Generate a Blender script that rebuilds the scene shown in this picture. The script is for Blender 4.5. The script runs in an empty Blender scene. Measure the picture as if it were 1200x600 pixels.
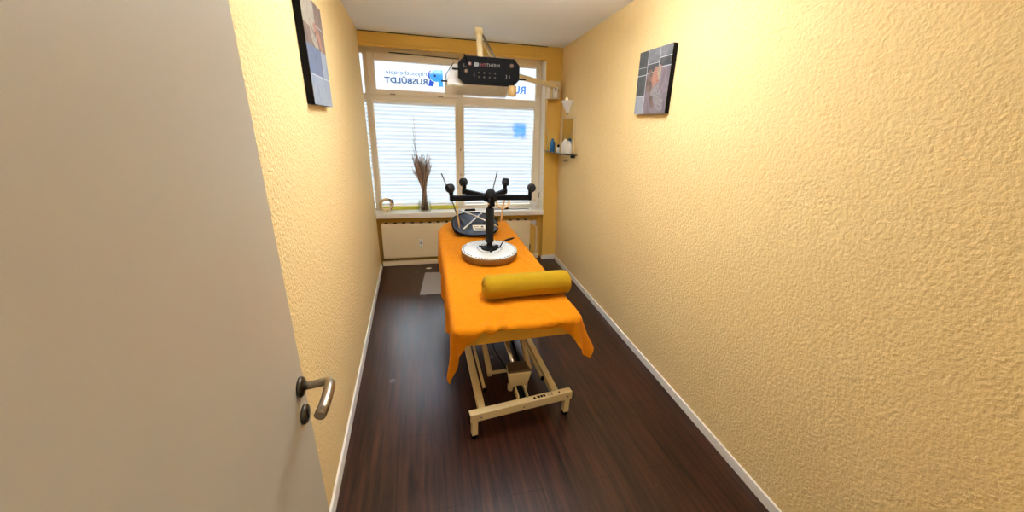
import bpy, bmesh, math, random
from mathutils import Vector, Matrix
random.seed(7)
PI = math.pi
sc = bpy.context.scene
C = sc.collection

# ------------------------------------------------------------------ helpers
class MB:
    """collects shapes and links them as one mesh object"""
    def __init__(s): s.bm = bmesh.new(); s.mats = []; s.mi = 0
    def mat(s, m):
        if m not in s.mats: s.mats.append(m)
        s.mi = s.mats.index(m); return s
    def _face(s, vs):
        try:
            f = s.bm.faces.new(vs); f.material_index = s.mi; return f
        except ValueError: return None
    def hexa(s, p, bevel=0.0, seg=2):
        """p: 8 points, bottom ring 0-3 then top ring 4-7"""
        v = [s.bm.verts.new(q) for q in p]
        fs = [s._face([v[i] for i in ix]) for ix in
              ((3,2,1,0),(4,5,6,7),(0,1,5,4),(1,2,6,5),(2,3,7,6),(3,0,4,7))]
        if bevel:
            es = list({e for f in fs for e in f.edges})
            r = bmesh.ops.bevel(s.bm, geom=es, offset=bevel, segments=seg, affect='EDGES', profile=.5)
            for f in r['faces']: f.material_index = s.mi
        return s
    def box(s, x0,x1,y0,y1,z0,z1, bevel=0.0, seg=2):
        return s.hexa([(x0,y0,z0),(x1,y0,z0),(x1,y1,z0),(x0,y1,z0),
                       (x0,y0,z1),(x1,y0,z1),(x1,y1,z1),(x0,y1,z1)], bevel, seg)
    def bar(s, a, b, w, h, up=(0,0,1), bevel=0.0):
        a=Vector(a); b=Vector(b); d=(b-a).normalized(); u=Vector(up)
        r=d.cross(u).normalized(); u=r.cross(d).normalized()
        q=[]
        for e in (a,b):
            q.append([e-r*w/2-u*h/2, e+r*w/2-u*h/2, e+r*w/2+u*h/2, e-r*w/2+u*h/2])
        return s.hexa(q[0]+q[1], bevel)
    def tube(s, path, r, n=12, caps=True):
        P=[Vector(p) for p in path]; R = r if isinstance(r,(list,tuple)) else [r]*len(P)
        rings=[]; ref=None
        for i,p in enumerate(P):
            t=(P[min(i+1,len(P)-1)]-P[max(i-1,0)]).normalized()
            if ref is None:
                ref=Vector((0,0,1)) if abs(t.z)<.9 else Vector((1,0,0))
            a=t.cross(ref)
            if a.length<1e-5: a=t.orthogonal()
            a.normalize(); b=t.cross(a).normalized(); ref=-b if False else b.cross(t)*-1 if False else ref
            rings.append([s.bm.verts.new(p+R[i]*(math.cos(2*PI*k/n)*a+math.sin(2*PI*k/n)*b)) for k in range(n)])
        for A,B in zip(rings,rings[1:]):
            for k in range(n):
                f=s._face([A[k],A[(k+1)%n],B[(k+1)%n],B[k]])
                if f: f.smooth=True
        if caps: s._face(rings[0][::-1]); s._face(rings[-1])
        return s
    def lathe(s, prof, M=None, n=32, sx=1.0, sy=1.0, closed=False):
        M=M or Matrix.Identity(4); rings=[]
        for r,z in prof:
            if r<1e-6: rings.append([s.bm.verts.new(M@Vector((0,0,z)))])
            else: rings.append([s.bm.verts.new(M@Vector((r*sx*math.cos(2*PI*k/n), r*sy*math.sin(2*PI*k/n), z))) for k in range(n)])
        for A,B in zip(rings,rings[1:]):
            for k in range(n):
                a=[A[k%len(A)],A[(k+1)%len(A)],B[(k+1)%len(B)],B[k%len(B)]]
                u=[]
                for q in a:
                    if q not in u: u.append(q)
                if len(u)>2:
                    f=s._face(u)
                    if f: f.smooth=True
        return s
    def grid(s, fn, nu, nv, smooth=True):
        V=[[s.bm.verts.new(fn(i/nu,j/nv)) for j in range(nv+1)] for i in range(nu+1)]
        for i in range(nu):
            for j in range(nv):
                f=s._face([V[i][j],V[i+1][j],V[i+1][j+1],V[i][j+1]])
                if f: f.smooth=smooth
        return s
    def prism(s, poly, M, depth):
        """poly in local xy, extruded along local z from 0 to depth"""
        a=[s.bm.verts.new(M@Vector((x,y,0))) for x,y in poly]
        b=[s.bm.verts.new(M@Vector((x,y,depth))) for x,y in poly]
        s._face(a[::-1]); s._face(b); n=len(poly)
        for i in range(n): s._face([a[i],a[(i+1)%n],b[(i+1)%n],b[i]])
        return s
    def text(s, txt, M, size, depth=.001, align='LEFT', width=None, bold=0.0):
        cu=bpy.data.curves.new('t','FONT'); cu.body=txt; cu.size=1; cu.align_x=align; cu.resolution_u=3; cu.offset=bold
        ob=bpy.data.objects.new('t',cu); C.objects.link(ob)
        dg=bpy.context.evaluated_depsgraph_get()
        me=bpy.data.meshes.new_from_object(ob.evaluated_get(dg))
        xs=[v.co.x for v in me.vertices]; x0=min(xs); wd=max(xs)-x0
        kx = width/wd if width else size
        tmp=bmesh.new(); tmp.from_mesh(me)
        vm={v:s.bm.verts.new(M@Vector(((v.co.x-(x0 if width else 0))*kx, v.co.y*size, depth))) for v in tmp.verts}
        for f in tmp.faces: s._face([vm[v] for v in f.verts])
        tmp.free(); bpy.data.objects.remove(ob); bpy.data.curves.remove(cu); bpy.data.meshes.remove(me)
        return s
    def build(s, name, mat=None, parent=None, smooth=None, recalc=True):
        if recalc: bmesh.ops.recalc_face_normals(s.bm, faces=s.bm.faces[:])
        off = Vector((0,0,0)); q = parent
        while q is not None: off += q.location; q = q.parent
        me=bpy.data.meshes.new(name)
        for v in s.bm.verts: v.co -= off
        if smooth is not None:
            for f in s.bm.faces: f.smooth=smooth
        s.bm.to_mesh(me); s.bm.free()
        for m in (s.mats if s.mats else [mat]): me.materials.append(m)
        o=bpy.data.objects.new(name,me); C.objects.link(o)
        if parent is not None: o.parent=parent
        return o

def merge(o, b):
    """adds surface print collected in b to the mesh of o"""
    off=Vector((0,0,0)); q=o
    while q is not None: off+=q.location; q=q.parent
    for v in b.bm.verts: v.co-=off
    k=len(o.data.materials)
    for f in b.bm.faces: f.material_index+=k
    for m in b.mats: o.data.materials.append(m)
    tmp=bpy.data.meshes.new('tmp'); b.bm.to_mesh(tmp); b.bm.free()
    bm=bmesh.new(); bm.from_mesh(o.data); bm.from_mesh(tmp); bm.to_mesh(o.data); bm.free(); bpy.data.meshes.remove(tmp)
def thing(name, label, cat, loc, group=None):
    o=bpy.data.objects.new(name,None); C.objects.link(o); o.location=loc
    o.empty_display_size=.05
    o['label']=label; o['category']=cat
    if group: o['group']=group
    return o
def tag(o, label, cat, group=None):
    o['label']=label; o['category']=cat
    if group: o['group']=group
    return o
def struct(o): o['kind']='structure'; return o
def T(x,y,z): return Matrix.Translation((x,y,z))
def RX(a): return Matrix.Rotation(a,4,'X')
def RY(a): return Matrix.Rotation(a,4,'Y')
def RZ(a): return Matrix.Rotation(a,4,'Z')
def lerp(a,b,t): return a+(b-a)*t

# ------------------------------------------------------------------ materials
def srgb(r,g,b):
    f=lambda c:(c/255/12.92) if c/255<=.04045 else ((c/255+.055)/1.055)**2.4
    return (f(r),f(g),f(b),1)
def pmat(name, col, rough=.5, metal=0, var=0.0, vscale=8, bump=0, bscale=60, spec=.5, sheen=0, emit=None, estr=0, detail=3, bdist=.004):
    m=bpy.data.materials.new(name); m.use_nodes=True; nt=m.node_tree; N=nt.nodes; L=nt.links
    b=N['Principled BSDF']; b.inputs['Base Color'].default_value=col; b.inputs['Roughness'].default_value=rough
    b.inputs['Metallic'].default_value=metal; b.inputs['Specular IOR Level'].default_value=spec
    if sheen: b.inputs['Sheen Weight'].default_value=sheen; b.inputs['Sheen Roughness'].default_value=.5
    if emit: b.inputs['Emission Color'].default_value=emit; b.inputs['Emission Strength'].default_value=estr
    tc=N.new('ShaderNodeTexCoord')
    if var:
        n=N.new('ShaderNodeTexNoise'); n.inputs['Scale'].default_value=vscale; n.inputs['Detail'].default_value=detail
        L.new(tc.outputs['Object'],n.inputs['Vector'])
        mp=N.new('ShaderNodeMapRange'); mp.inputs['To Min'].default_value=1-var; mp.inputs['To Max'].default_value=1+var
        L.new(n.outputs['Fac'],mp.inputs['Value'])
        mx=N.new('ShaderNodeVectorMath'); mx.operation='SCALE'; mx.inputs[0].default_value=col[:3]
        L.new(mp.outputs['Result'],mx.inputs['Scale']); L.new(mx.outputs['Vector'],b.inputs['Base Color'])
    if bump:
        n2=N.new('ShaderNodeTexNoise'); n2.inputs['Scale'].default_value=bscale; n2.inputs['Detail'].default_value=detail
        L.new(tc.outputs['Object'],n2.inputs['Vector'])
        bp=N.new('ShaderNodeBump'); bp.inputs['Strength'].default_value=bump; bp.inputs['Distance'].default_value=bdist
        L.new(n2.outputs['Fac'],bp.inputs['Height']); L.new(bp.outputs['Normal'],b.inputs['Normal'])
    return m

M={}
M['wall']=pmat('yellow_plaster', srgb(236,208,150), .85, var=.05, vscale=30, bump=1.0, bscale=72, spec=.3, bdist=.0065)
M['ochre']=pmat('ochre_paint', srgb(228,186,92), .8, var=.04, vscale=20, bump=.35, bscale=70, spec=.3)
M['ceil']=pmat('white_ceiling', srgb(238,240,243), .9, var=.02, vscale=6, bump=.15, bscale=80, spec=.2)
M['white']=pmat('white_paint', srgb(236,232,224), .45, var=.03, vscale=12)
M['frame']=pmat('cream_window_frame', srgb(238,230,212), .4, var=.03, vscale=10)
M['sill']=pmat('white_sill', srgb(235,232,226), .3, var=.02, vscale=10)
M['door']=pmat('door_leaf', srgb(188,180,164), .45, var=.03, vscale=5)
M['steel']=pmat('brushed_steel', srgb(158,148,132), .3, metal=1, var=.06, vscale=40)
M['dsteel']=pmat('dark_steel', srgb(92,88,82), .35, metal=1, var=.06, vscale=40)
M['chrome']=pmat('chrome', srgb(215,215,215), .12, metal=1, var=.02)
M['black']=pmat('black_plastic', srgb(13,12,13), .62, var=.15, vscale=30, spec=.12)
M['foam']=pmat('black_foam', srgb(17,17,18), .85, var=.2, vscale=120, bump=.3, bscale=200)
M['bedmetal']=pmat('cream_lacquer', srgb(224,206,160), .38, var=.03, vscale=15)
M['creamplastic']=pmat('cream_plastic', srgb(226,208,166), .5, var=.04, vscale=15)
M['brownplastic']=pmat('brown_plastic', srgb(96,76,50), .5, var=.06, vscale=15)
M['matcover']=pmat('yellow_cover', srgb(214,158,38), .75, var=.06, vscale=30, bump=.3, bscale=60, sheen=.2)
M['bolster']=pmat('mustard_terry', srgb(172,136,22), .9, var=.07, vscale=40, bump=.5, bscale=350, spec=.1, sheen=.05)
M['towel']=pmat('orange_terry', srgb(220,134,10), .95, var=.16, vscale=30, bump=.9, bscale=190, bdist=.007, spec=.1, sheen=.04, detail=6)
M['rad']=pmat('cream_radiator', srgb(232,212,172), .45, var=.02, vscale=8)
M['dark']=pmat('dark_gap', srgb(60,52,44), .8, var=.1)
M['mat']=pmat('grey_mat', srgb(176,174,176), .7, var=.05, vscale=20, bump=.2, bscale=120)
M['reed']=pmat('dry_reed', srgb(172,142,114), .8, var=.3, vscale=25)
M['dreed']=pmat('dark_reed', srgb(92,80,76), .8, var=.3, vscale=25)
M['wicker']=pmat('pale_wicker', srgb(222,198,146), .7, var=.18, vscale=80, bump=.4, bscale=90)
M['berry']=pmat('dark_berry', srgb(84,52,50), .6, var=.2, vscale=50)
M['lime']=pmat('lime_strip', srgb(206,204,70), .5, var=.05)
M['wood']=pmat('tan_wood', srgb(206,158,98), .55, var=.12, vscale=30)
M['slate']=pmat('slate_vinyl', srgb(64,74,90), .55, var=.1, vscale=20)
M['card']=pmat('pale_card', srgb(228,222,206), .7, var=.04)
M['discside']=pmat('tan_rim', srgb(134,100,54), .6, var=.06, vscale=25)
M['disctop']=pmat('pale_disc', srgb(200,201,196), .3, var=.04, vscale=25)
M['bluebottle']=pmat('blue_plastic', srgb(40,104,156), .3, var=.05)
M['whiteplastic']=pmat('white_plastic', srgb(238,236,232), .35, var=.02)
M['blue']=pmat('blue_vinyl', srgb(30,98,190), .5, var=.02)
M['lblue']=pmat('light_blue_vinyl', srgb(60,150,226), .5, var=.02)
M['navy']=pmat('navy_vinyl', srgb(30,66,120), .5, var=.02)
M['greyblue']=pmat('greyblue_vinyl', srgb(96,132,176), .5, var=.02)
M['grey']=pmat('grey_print', srgb(128,126,122), .5, var=.02)
M['red']=pmat('red_print', srgb(140,52,46), .5, var=.02)
M['hood']=pmat('white_enamel', srgb(240,240,240), .3, var=.02)
M['cane']=pmat('tan_knob', srgb(186,152,96), .45, var=.06)
M['orangeplastic']=pmat('orange_plastic', srgb(212,110,50), .5, var=.05)
M['opal']=pmat('opal_shade', srgb(236,234,230), .35, var=.02)
M['bulb']=pmat('lit_bulb', srgb(255,244,214), .4, emit=srgb(255,236,190), estr=.35)
M['mirror']=pmat('mirror_silver', srgb(220,220,214), .03, metal=1)

# translucent blind
def blind_mat():
    m=bpy.data.materials.new('translucent_pleats'); m.use_nodes=True; nt=m.node_tree; N=nt.nodes; L=nt.links
    N.remove(N['Principled BSDF']); out=N['Material Output']
    tr=N.new('ShaderNodeBsdfTranslucent'); tr.inputs['Color'].default_value=(.74,.82,.87,1)
    df=N.new('ShaderNodeBsdfDiffuse'); df.inputs['Color'].default_value=(.8,.86,.9,1)
    tp=N.new('ShaderNodeBsdfTransparent'); tp.inputs['Color'].default_value=(.95,.98,1,1)
    a=N.new('ShaderNodeMixShader'); a.inputs[0].default_value=.35
    L.new(tr.outputs[0],a.inputs[1]); L.new(df.outputs[0],a.inputs[2])
    tc=N.new('ShaderNodeTexCoord'); n=N.new('ShaderNodeTexNoise'); n.inputs['Scale'].default_value=200
    L.new(tc.outputs['Object'],n.inputs['Vector'])
    mr=N.new('ShaderNodeMapRange'); mr.inputs['To Min'].default_value=.22; mr.inputs['To Max'].default_value=.32
    L.new(n.outputs['Fac'],mr.inputs['Value'])
    b=N.new('ShaderNodeMixShader'); L.new(mr.outputs['Result'],b.inputs[0])
    L.new(a.outputs[0],b.inputs[1]); L.new(tp.outputs[0],b.inputs[2]); L.new(b.outputs[0],out.inputs['Surface'])
    return m
M['blind']=blind_mat()
def glass_mat(name, tint=(1,1,1,1), refl=1.0):
    m=bpy.data.materials.new(name); m.use_nodes=True; nt=m.node_tree; N=nt.nodes; L=nt.links
    N.remove(N['Principled BSDF']); out=N['Material Output']
    tp=N.new('ShaderNodeBsdfTransparent'); tp.inputs['Color'].default_value=tint
    gl=N.new('ShaderNodeBsdfGlossy'); gl.inputs['Roughness'].default_value=.03
    fr=N.new('ShaderNodeFresnel'); fr.inputs['IOR'].default_value=1.45
    tc=N.new('ShaderNodeTexCoord'); n=N.new('ShaderNodeTexNoise'); n.inputs['Scale'].default_value=3
    L.new(tc.outputs['Object'],n.inputs['Vector'])
    mm=N.new('ShaderNodeMath'); mm.operation='MULTIPLY'; mm.inputs[1].default_value=refl
    L.new(fr.outputs[0],mm.inputs[0])
    mx=N.new('ShaderNodeMixShader'); L.new(mm.outputs[0],mx.inputs[0]); L.new(tp.outputs[0],mx.inputs[1]); L.new(gl.outputs[0],mx.inputs[2])
    L.new(mx.outputs[0],out.inputs['Surface'])
    return m
M['glass']=glass_mat('window_glass')
M['vaseglass']=glass_mat('vase_glass',(.97,.985,.98,1),.35)
M['shelfglass']=glass_mat('shelf_glass',(.5,.62,.56,1),1.4)

def vinyl(name,col,k=.5):
    m=bpy.data.materials.new(name); m.use_nodes=True; nt=m.node_tree; N=nt.nodes; L=nt.links
    N.remove(N['Principled BSDF']); out=N['Material Output']
    tp=N.new('ShaderNodeBsdfTransparent'); tp.inputs['Color'].default_value=col
    df=N.new('ShaderNodeBsdfTranslucent'); df.inputs['Color'].default_value=col
    tc=N.new('ShaderNodeTexCoord'); n=N.new('ShaderNodeTexNoise'); n.inputs['Scale'].default_value=30
    L.new(tc.outputs['Object'],n.inputs['Vector'])
    mr=N.new('ShaderNodeMapRange'); mr.inputs['To Min'].default_value=k-.006; mr.inputs['To Max'].default_value=k+.006
    L.new(n.outputs['Fac'],mr.inputs['Value'])
    mx=N.new('ShaderNodeMixShader'); L.new(mr.outputs['Result'],mx.inputs[0]); L.new(tp.outputs[0],mx.inputs[1]); L.new(df.outputs[0],mx.inputs[2])
    L.new(mx.outputs[0],out.inputs['Surface'])
    return m
M['blue']=vinyl('blue_vinyl',srgb(90,150,226),.03); M['lblue']=vinyl('light_blue_vinyl',srgb(130,206,250),.03)
M['navy']=vinyl('navy_vinyl',srgb(70,110,160),.03); M['greyblue']=vinyl('greyblue_vinyl',srgb(130,164,204),.03)
def floor_mat():
    m=bpy.data.materials.new('dark_wood_planks'); m.use_nodes=True; nt=m.node_tree; N=nt.nodes; L=nt.links
    b=N['Principled BSDF']
    tc=N.new('ShaderNodeTexCoord')
    mp=N.new('ShaderNodeMapping'); mp.inputs['Rotation'].default_value=(0,0,PI/2)
    L.new(tc.outputs['Object'],mp.inputs['Vector'])
    br=N.new('ShaderNodeTexBrick'); br.inputs['Scale'].default_value=1; br.inputs['Brick Width'].default_value=1.25
    br.inputs['Row Height'].default_value=.185; br.inputs['Mortar Size'].default_value=.002; br.inputs['Mortar Smooth'].default_value=.3
    br.offset=.37
    br.inputs['Color1'].default_value=(.85,.85,.85,1); br.inputs['Color2'].default_value=(1.1,1.1,1.1,1); br.inputs['Mortar'].default_value=(.25,.25,.25,1)
    L.new(mp.outputs['Vector'],br.inputs['Vector'])
    st=N.new('ShaderNodeMapping'); st.inputs['Scale'].default_value=(22,1.2,1)
    L.new(tc.outputs['Object'],st.inputs['Vector'])
    n=N.new('ShaderNodeTexNoise'); n.inputs['Scale'].default_value=1.6; n.inputs['Detail'].default_value=6; n.inputs['Roughness'].default_value=.65
    L.new(st.outputs['Vector'],n.inputs['Vector'])
    cr=N.new('ShaderNodeValToRGB'); e=cr.color_ramp.elements
    e[0].position=.34; e[0].color=srgb(17,8,5); e[1].position=.68; e[1].color=srgb(72,38,25)
    L.new(n.outputs['Fac'],cr.inputs['Fac'])
    mu=N.new('ShaderNodeMix'); mu.data_type='RGBA'; mu.blend_type='MULTIPLY'; mu.inputs['Factor'].default_value=1.0
    L.new(cr.outputs['Color'],mu.inputs['A']); L.new(br.outputs['Color'],mu.inputs['B'])
    # a few pale scuffs
    v=N.new('ShaderNodeTexVoronoi'); v.inputs['Scale'].default_value=2.6; L.new(tc.outputs['Object'],v.inputs['Vector'])
    sm=N.new('ShaderNodeMapRange'); sm.inputs['From Min'].default_value=.05; sm.inputs['From Max'].default_value=.075
    sm.inputs['To Min'].default_value=.16; sm.inputs['To Max'].default_value=0
    L.new(v.outputs['Distance'],sm.inputs['Value'])
    m2=N.new('ShaderNodeMix'); m2.data_type='RGBA'; m2.inputs['B'].default_value=srgb(190,176,172)
    L.new(sm.outputs['Result'],m2.inputs['Factor']); L.new(mu.outputs['Result'],m2.inputs['A'])
    L.new(m2.outputs['Result'],b.inputs['Base Color'])
    rr=N.new('ShaderNodeMapRange'); rr.inputs['To Min'].default_value=.24; rr.inputs['To Max'].default_value=.36
    L.new(n.outputs['Fac'],rr.inputs['Value']); L.new(rr.outputs['Result'],b.inputs['Roughness'])
    b.inputs['Specular IOR Level'].default_value=.40
    bp=N.new('ShaderNodeBump'); bp.inputs['Strength'].default_value=.1; bp.inputs['Distance'].default_value=.002
    L.new(n.outputs['Fac'],bp.inputs['Height']); L.new(bp.outputs['Normal'],b.inputs['Normal'])
    return m
M['floor']=floor_mat()

def tile_mat(name, cols, scale=3, dist=1.0):
    """soft photographic mottling for the canvas tiles"""
    m=bpy.data.materials.new(name); m.use_nodes=True; nt=m.node_tree; N=nt.nodes; L=nt.links
    b=N['Principled BSDF']; b.inputs['Roughness'].default_value=.6
    tc=N.new('ShaderNodeTexCoord'); n=N.new('ShaderNodeTexNoise'); n.inputs['Scale'].default_value=scale; n.inputs['Detail'].default_value=5; n.inputs['Distortion'].default_value=dist
    L.new(tc.outputs['Object'],n.inputs['Vector'])
    cr=N.new('ShaderNodeValToRGB'); e=cr.color_ramp.elements
    while len(e)<len(cols): e.new(.5)
    for i,c in enumerate(cols): e[i].position=.3+.4*i/(len(cols)-1); e[i].color=srgb(*c)
    L.new(n.outputs['Fac'],cr.inputs['Fac']); L.new(cr.outputs['Color'],b.inputs['Base Color'])
    return m
M['tdark']=tile_mat('slate_print',[(48,52,55),(80,84,85),(65,68,70)],9)
M['tgrey']=tile_mat('grey_print_tile',[(87,90,95),(126,127,132),(100,102,107)],8)
M['tlight']=tile_mat('pale_print_tile',[(126,127,134),(149,152,159),(134,137,146)],6)
M['tmauve']=tile_mat('mauve_print_tile',[(94,85,92),(126,115,122),(107,97,104)],9)
M['tpink']=tile_mat('pink_print_tile',[(126,80,70),(173,126,109),(147,99,87)],30)
M['tstone']=tile_mat('stone_print_tile',[(58,53,58),(147,141,142),(87,82,87)],55,2)
M['tblue']=tile_mat('blue_print_tile',[(81,95,121),(101,113,138),(90,104,129)],6)
M['tpaleblue']=tile_mat('pale_blue_print_tile',[(117,129,148),(145,154,166),(129,140,157)],6)
M['tbrown']=tile_mat('brown_print_tile',[(85,70,65),(124,104,93),(99,84,78)],10)
M['tsand']=tile_mat('sand_print_tile',[(117,109,98),(160,151,134),(137,127,113)],14,2)
M['tline']=pmat('pale_line', srgb(196,198,202), .6, var=.02)

# ------------------------------------------------------------------ room shell
D,H,W = 4.457,2.5865,2.289
def LW(y,z): return .0267*(D-y)-.009*z            # left wall surface
def RW(y,z): return W-.0357*(D-y)-.0325*z         # right wall surface
def BK(x,z,o=0): return D+.0145*x+.0098*z+o       # back plane, o metres behind the pillar face
def CE(y): return H+.0281*(D-y)                   # ceiling height
def PL(z): return 2.107-.037*z                    # niche's right reveal

f=MB().box(-.6,3.0,-1.8,5.1,-.12,0).build('floor',M['floor']); struct(f)
Y0=-.05
b=MB(); b.hexa([(-.6,-1.8,CE(-1.8)),(3.0,-1.8,CE(-1.8)),(3.0,5.1,CE(5.1)),(-.6,5.1,CE(5.1)),
                (-.6,-1.8,CE(-1.8)+.15),(3.0,-1.8,CE(-1.8)+.15),(3.0,5.1,CE(5.1)+.15),(-.6,5.1,CE(5.1)+.15)])
struct(b.build('ceiling',M['ceil']))
ZT=2.85
b=MB()
yb=lambda z:BK(0,z)
b.hexa([(LW(Y0-.15,0)-.16,Y0-.15,0),(LW(Y0-.15,0),Y0-.15,0),(LW(yb(0),0),yb(0),0),(LW(yb(0),0)-.16,yb(0),0),
        (LW(Y0-.15,ZT)-.16,Y0-.15,ZT),(LW(Y0-.15,ZT),Y0-.15,ZT),(LW(yb(ZT),ZT),yb(ZT),ZT),(LW(yb(ZT),ZT)-.16,yb(ZT),ZT)])
struct(b.build('wall_left',M['wall']))
b=MB()
b.hexa([(RW(Y0-.15,0),Y0-.15,0),(RW(Y0-.15,0)+.16,Y0-.15,0),(RW(5,0)+.16,5,0),(RW(5,0),5,0),
        (RW(Y0-.15,ZT),Y0-.15,ZT),(RW(Y0-.15,ZT)+.16,Y0-.15,ZT),(RW(5,ZT)+.16,5,ZT),(RW(5,ZT),5,ZT)])
struct(b.build('wall_right',M['wall']))
# back wall: pillar, lintel over the window, parapet under the sill, left reveal
def slab(b, xa, xb, z0, z1, o0, o1, bevel=0):
    """xa, xb are functions of z; o0, o1 offsets behind the back plane"""
    q=[]
    for z in (z0,z1):
        q+= [(xa(z),BK(xa(z),z,o0),z),(xb(z),BK(xb(z),z,o0),z),(xb(z),BK(xb(z),z,o1),z),(xa(z),BK(xa(z),z,o1),z)]
    return b.hexa(q,bevel)
k=lambda v:(lambda z:v)
b=MB()
slab(b,PL,lambda z:2.42,0,ZT,0,.34)
slab(b,lambda z:-.25,PL,2.475,ZT,0,.34)
slab(b,lambda z:-.25,PL,0,.625,.14,.34)
slab(b,lambda z:-.25,lambda z:-.13,0,ZT,.003,.34)
struct(b.build('wall_back',M['ochre']))
# front wall with the doorway the photograph is taken from, and the hall behind it
b=MB()
b.box(-.3,.16,Y0-.15,Y0,0,ZT).box(1.12,2.6,Y0-.15,Y0,0,ZT).box(.16,1.12,Y0-.15,Y0,2.06,ZT)
struct(b.build('wall_front',M['wall']))
b=MB()
b.box(-.6,3,-1.8,-1.7,0,ZT).box(-.6,-.5,-1.7,Y0-.15,0,ZT).box(2.9,3,-1.7,Y0-.15,0,ZT)
struct(b.build('wall_hall',M['white']))
# baseboards
def board(b, fn, y0, y1, t, h):
    """fn(y,z) wall surface, t thickness into the room (signed)"""
    b.hexa([(fn(y0,0),y0,0),(fn(y1,0),y1,0),(fn(y1,0)+t,y1,0),(fn(y0,0)+t,y0,0),
            (fn(y0,h),y0,h),(fn(y1,h),y1,h),(fn(y1,h)+t*.75,y1,h),(fn(y0,h)+t*.75,y0,h)],.002)
b=MB(); board(b,RW,Y0,4.486,-.016,.055); struct(b.build('baseboard_right',M['white']))
b=MB(); board(b,LW,Y0,4.455,.016,.055); struct(b.build('baseboard_left',M['white']))
b=MB(); slab(b,lambda z:2.09,lambda z:RW(4.48,z)-.002,0,.055,-.016,0,.002); struct(b.build('baseboard_back',M['white']))
b=MB(); slab(b,lambda z:.02,lambda z:2.06,.004,.058,.03,.075,.004); struct(b.build('trim_1',M['rad']))
# dark shadow-gap profile between lintel and ceiling
b=MB(); slab(b,lambda z:-.02,lambda z:PL(z)+.005,2.578,2.592,-.008,.004); struct(b.build('trim_2',M['dark']))
# rounded light bead along the lintel's lower edge
b=MB(); slab(b,lambda z:-.02,lambda z:PL(z)+.0,2.448,2.482,-.012,.03,.008); struct(b.build('trim_3',M['ochre']))

b=MB(); slab(b,lambda z:PL(z)-.006,lambda z:PL(z)+.004,.69,2.447,.012,.199,.001); struct(b.build('lit_reveal_face',M['frame']))  # cream slab added over the ochre reveal, its pale colour standing for window light

# ------------------------------------------------------------------ window
F0=.2                                            # front of the window frame behind the back plane
def wb(b, x0,x1,z0,z1, o0=F0, o1=F0+.07, bev=.004): return slab(b,k(x0),k(x1),z0,z1,o0,o1,bev)
b=MB()
wb(b,-.13,-.062,.64,2.46)                        # far left stile
wb(b,-.02,.03,.64,2.46)                          # left stile
wb(b,-.13,PL(2.4)+.02,2.41,2.475); wb(b,-.13,2.09,.62,.71)     # head and sill rail
wb(b,-.13,2.03,1.945,2.012)                      # transom
wb(b,.995,1.055,.64,2.45)                        # mullion
slab(b,k(1.975),lambda z:PL(z)+.02,.62,2.46,F0,F0+.07,.004)
win=struct(b.build('window_1',M['frame']))
def ring(b,x0,x1,z0,z1,w,o0,o1,wt=None,wbt=None):
    wt=wt or w; wbt=wbt or w
    wb(b,x0,x0+w,z0,z1,o0,o1,.005); wb(b,x1-w,x1,z0,z1,o0,o1,.005)
    wb(b,x0+w,x1-w,z1-wt,z1,o0,o1,.005); wb(b,x0+w,x1-w,z0,z0+wbt,o0,o1,.005)
b=MB(); ring(b,.022,1.0,2.0,2.42,.075,F0-.022,F0+.05,.075,.058); b.build('window_sash',M['frame'],win)
b=MB(); ring(b,.018,1.0,.7,1.952,.034,F0-.012,F0+.05,.022,.034); b.build('window_sash',M['frame'],win)
b=MB(); ring(b,1.05,1.98,.7,1.952,.022,F0-.006,F0+.05,.022,.03); b.build('window_sash',M['frame'],win)
b=MB(); ring(b,1.05,1.98,2.006,2.415,.02,F0-.004,F0+.05,.035,.02); b.build('window_sash',M['frame'],win)
for (x0,x1,z0,z1) in ((-.065,-.015,2.0,2.42),(-.065,-.015,.7,1.95),(.06,.95,2.04,2.36),(1.06,1.97,2.02,2.4),(.05,.97,.72,1.94),(1.06,1.97,.72,1.94)):
    b=MB(); wb(b,x0,x1,z0,z1,F0+.05,F0+.056,0); b.build('pane',M['glass'],win)
# hinges on the transom and mullion
for x in (.27,.80):
    b=MB(); wb(b,x-.03,x+.03,2.004,2.016,F0-.034,F0-.02,.003); b.build('hinge',M['steel'],win)
for z in (1.12,1.42):
    b=MB(); wb(b,1.018,1.03,z-.012,z+.012,F0-.012,F0+.001,.003); b.build('hinge',M['steel'],win)
# fanlight opener: handle on the head with a thin rod
b=MB(); wb(b,.25,.52,2.432,2.452,F0-.045,F0-.02,.006); wb(b,.5,.53,2.422,2.455,F0-.03,F0+.002,.004); o=b.build('fanlight_handle',M['frame'],win)
b=MB(); b.tube([(.26,BK(.26,2.428,F0-.03),2.428),(1.02,BK(1.02,2.414,F0-.03),2.414),(1.025,BK(1.02,2.36,F0-.03),2.345)],.005,8); b.build('fanlight_rod',M['dsteel'],win)
# sill
b=MB(); slab(b,lambda z:LW(4.46,z)+.002,lambda z:PL(z)-.001,.628,.688,-.022,.0,.006); slab(b,lambda z:-.128,lambda z:PL(z)-.001,.628,.688,.0005,.205,.0)
b.build('window_sill',M['sill'],win)

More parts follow.
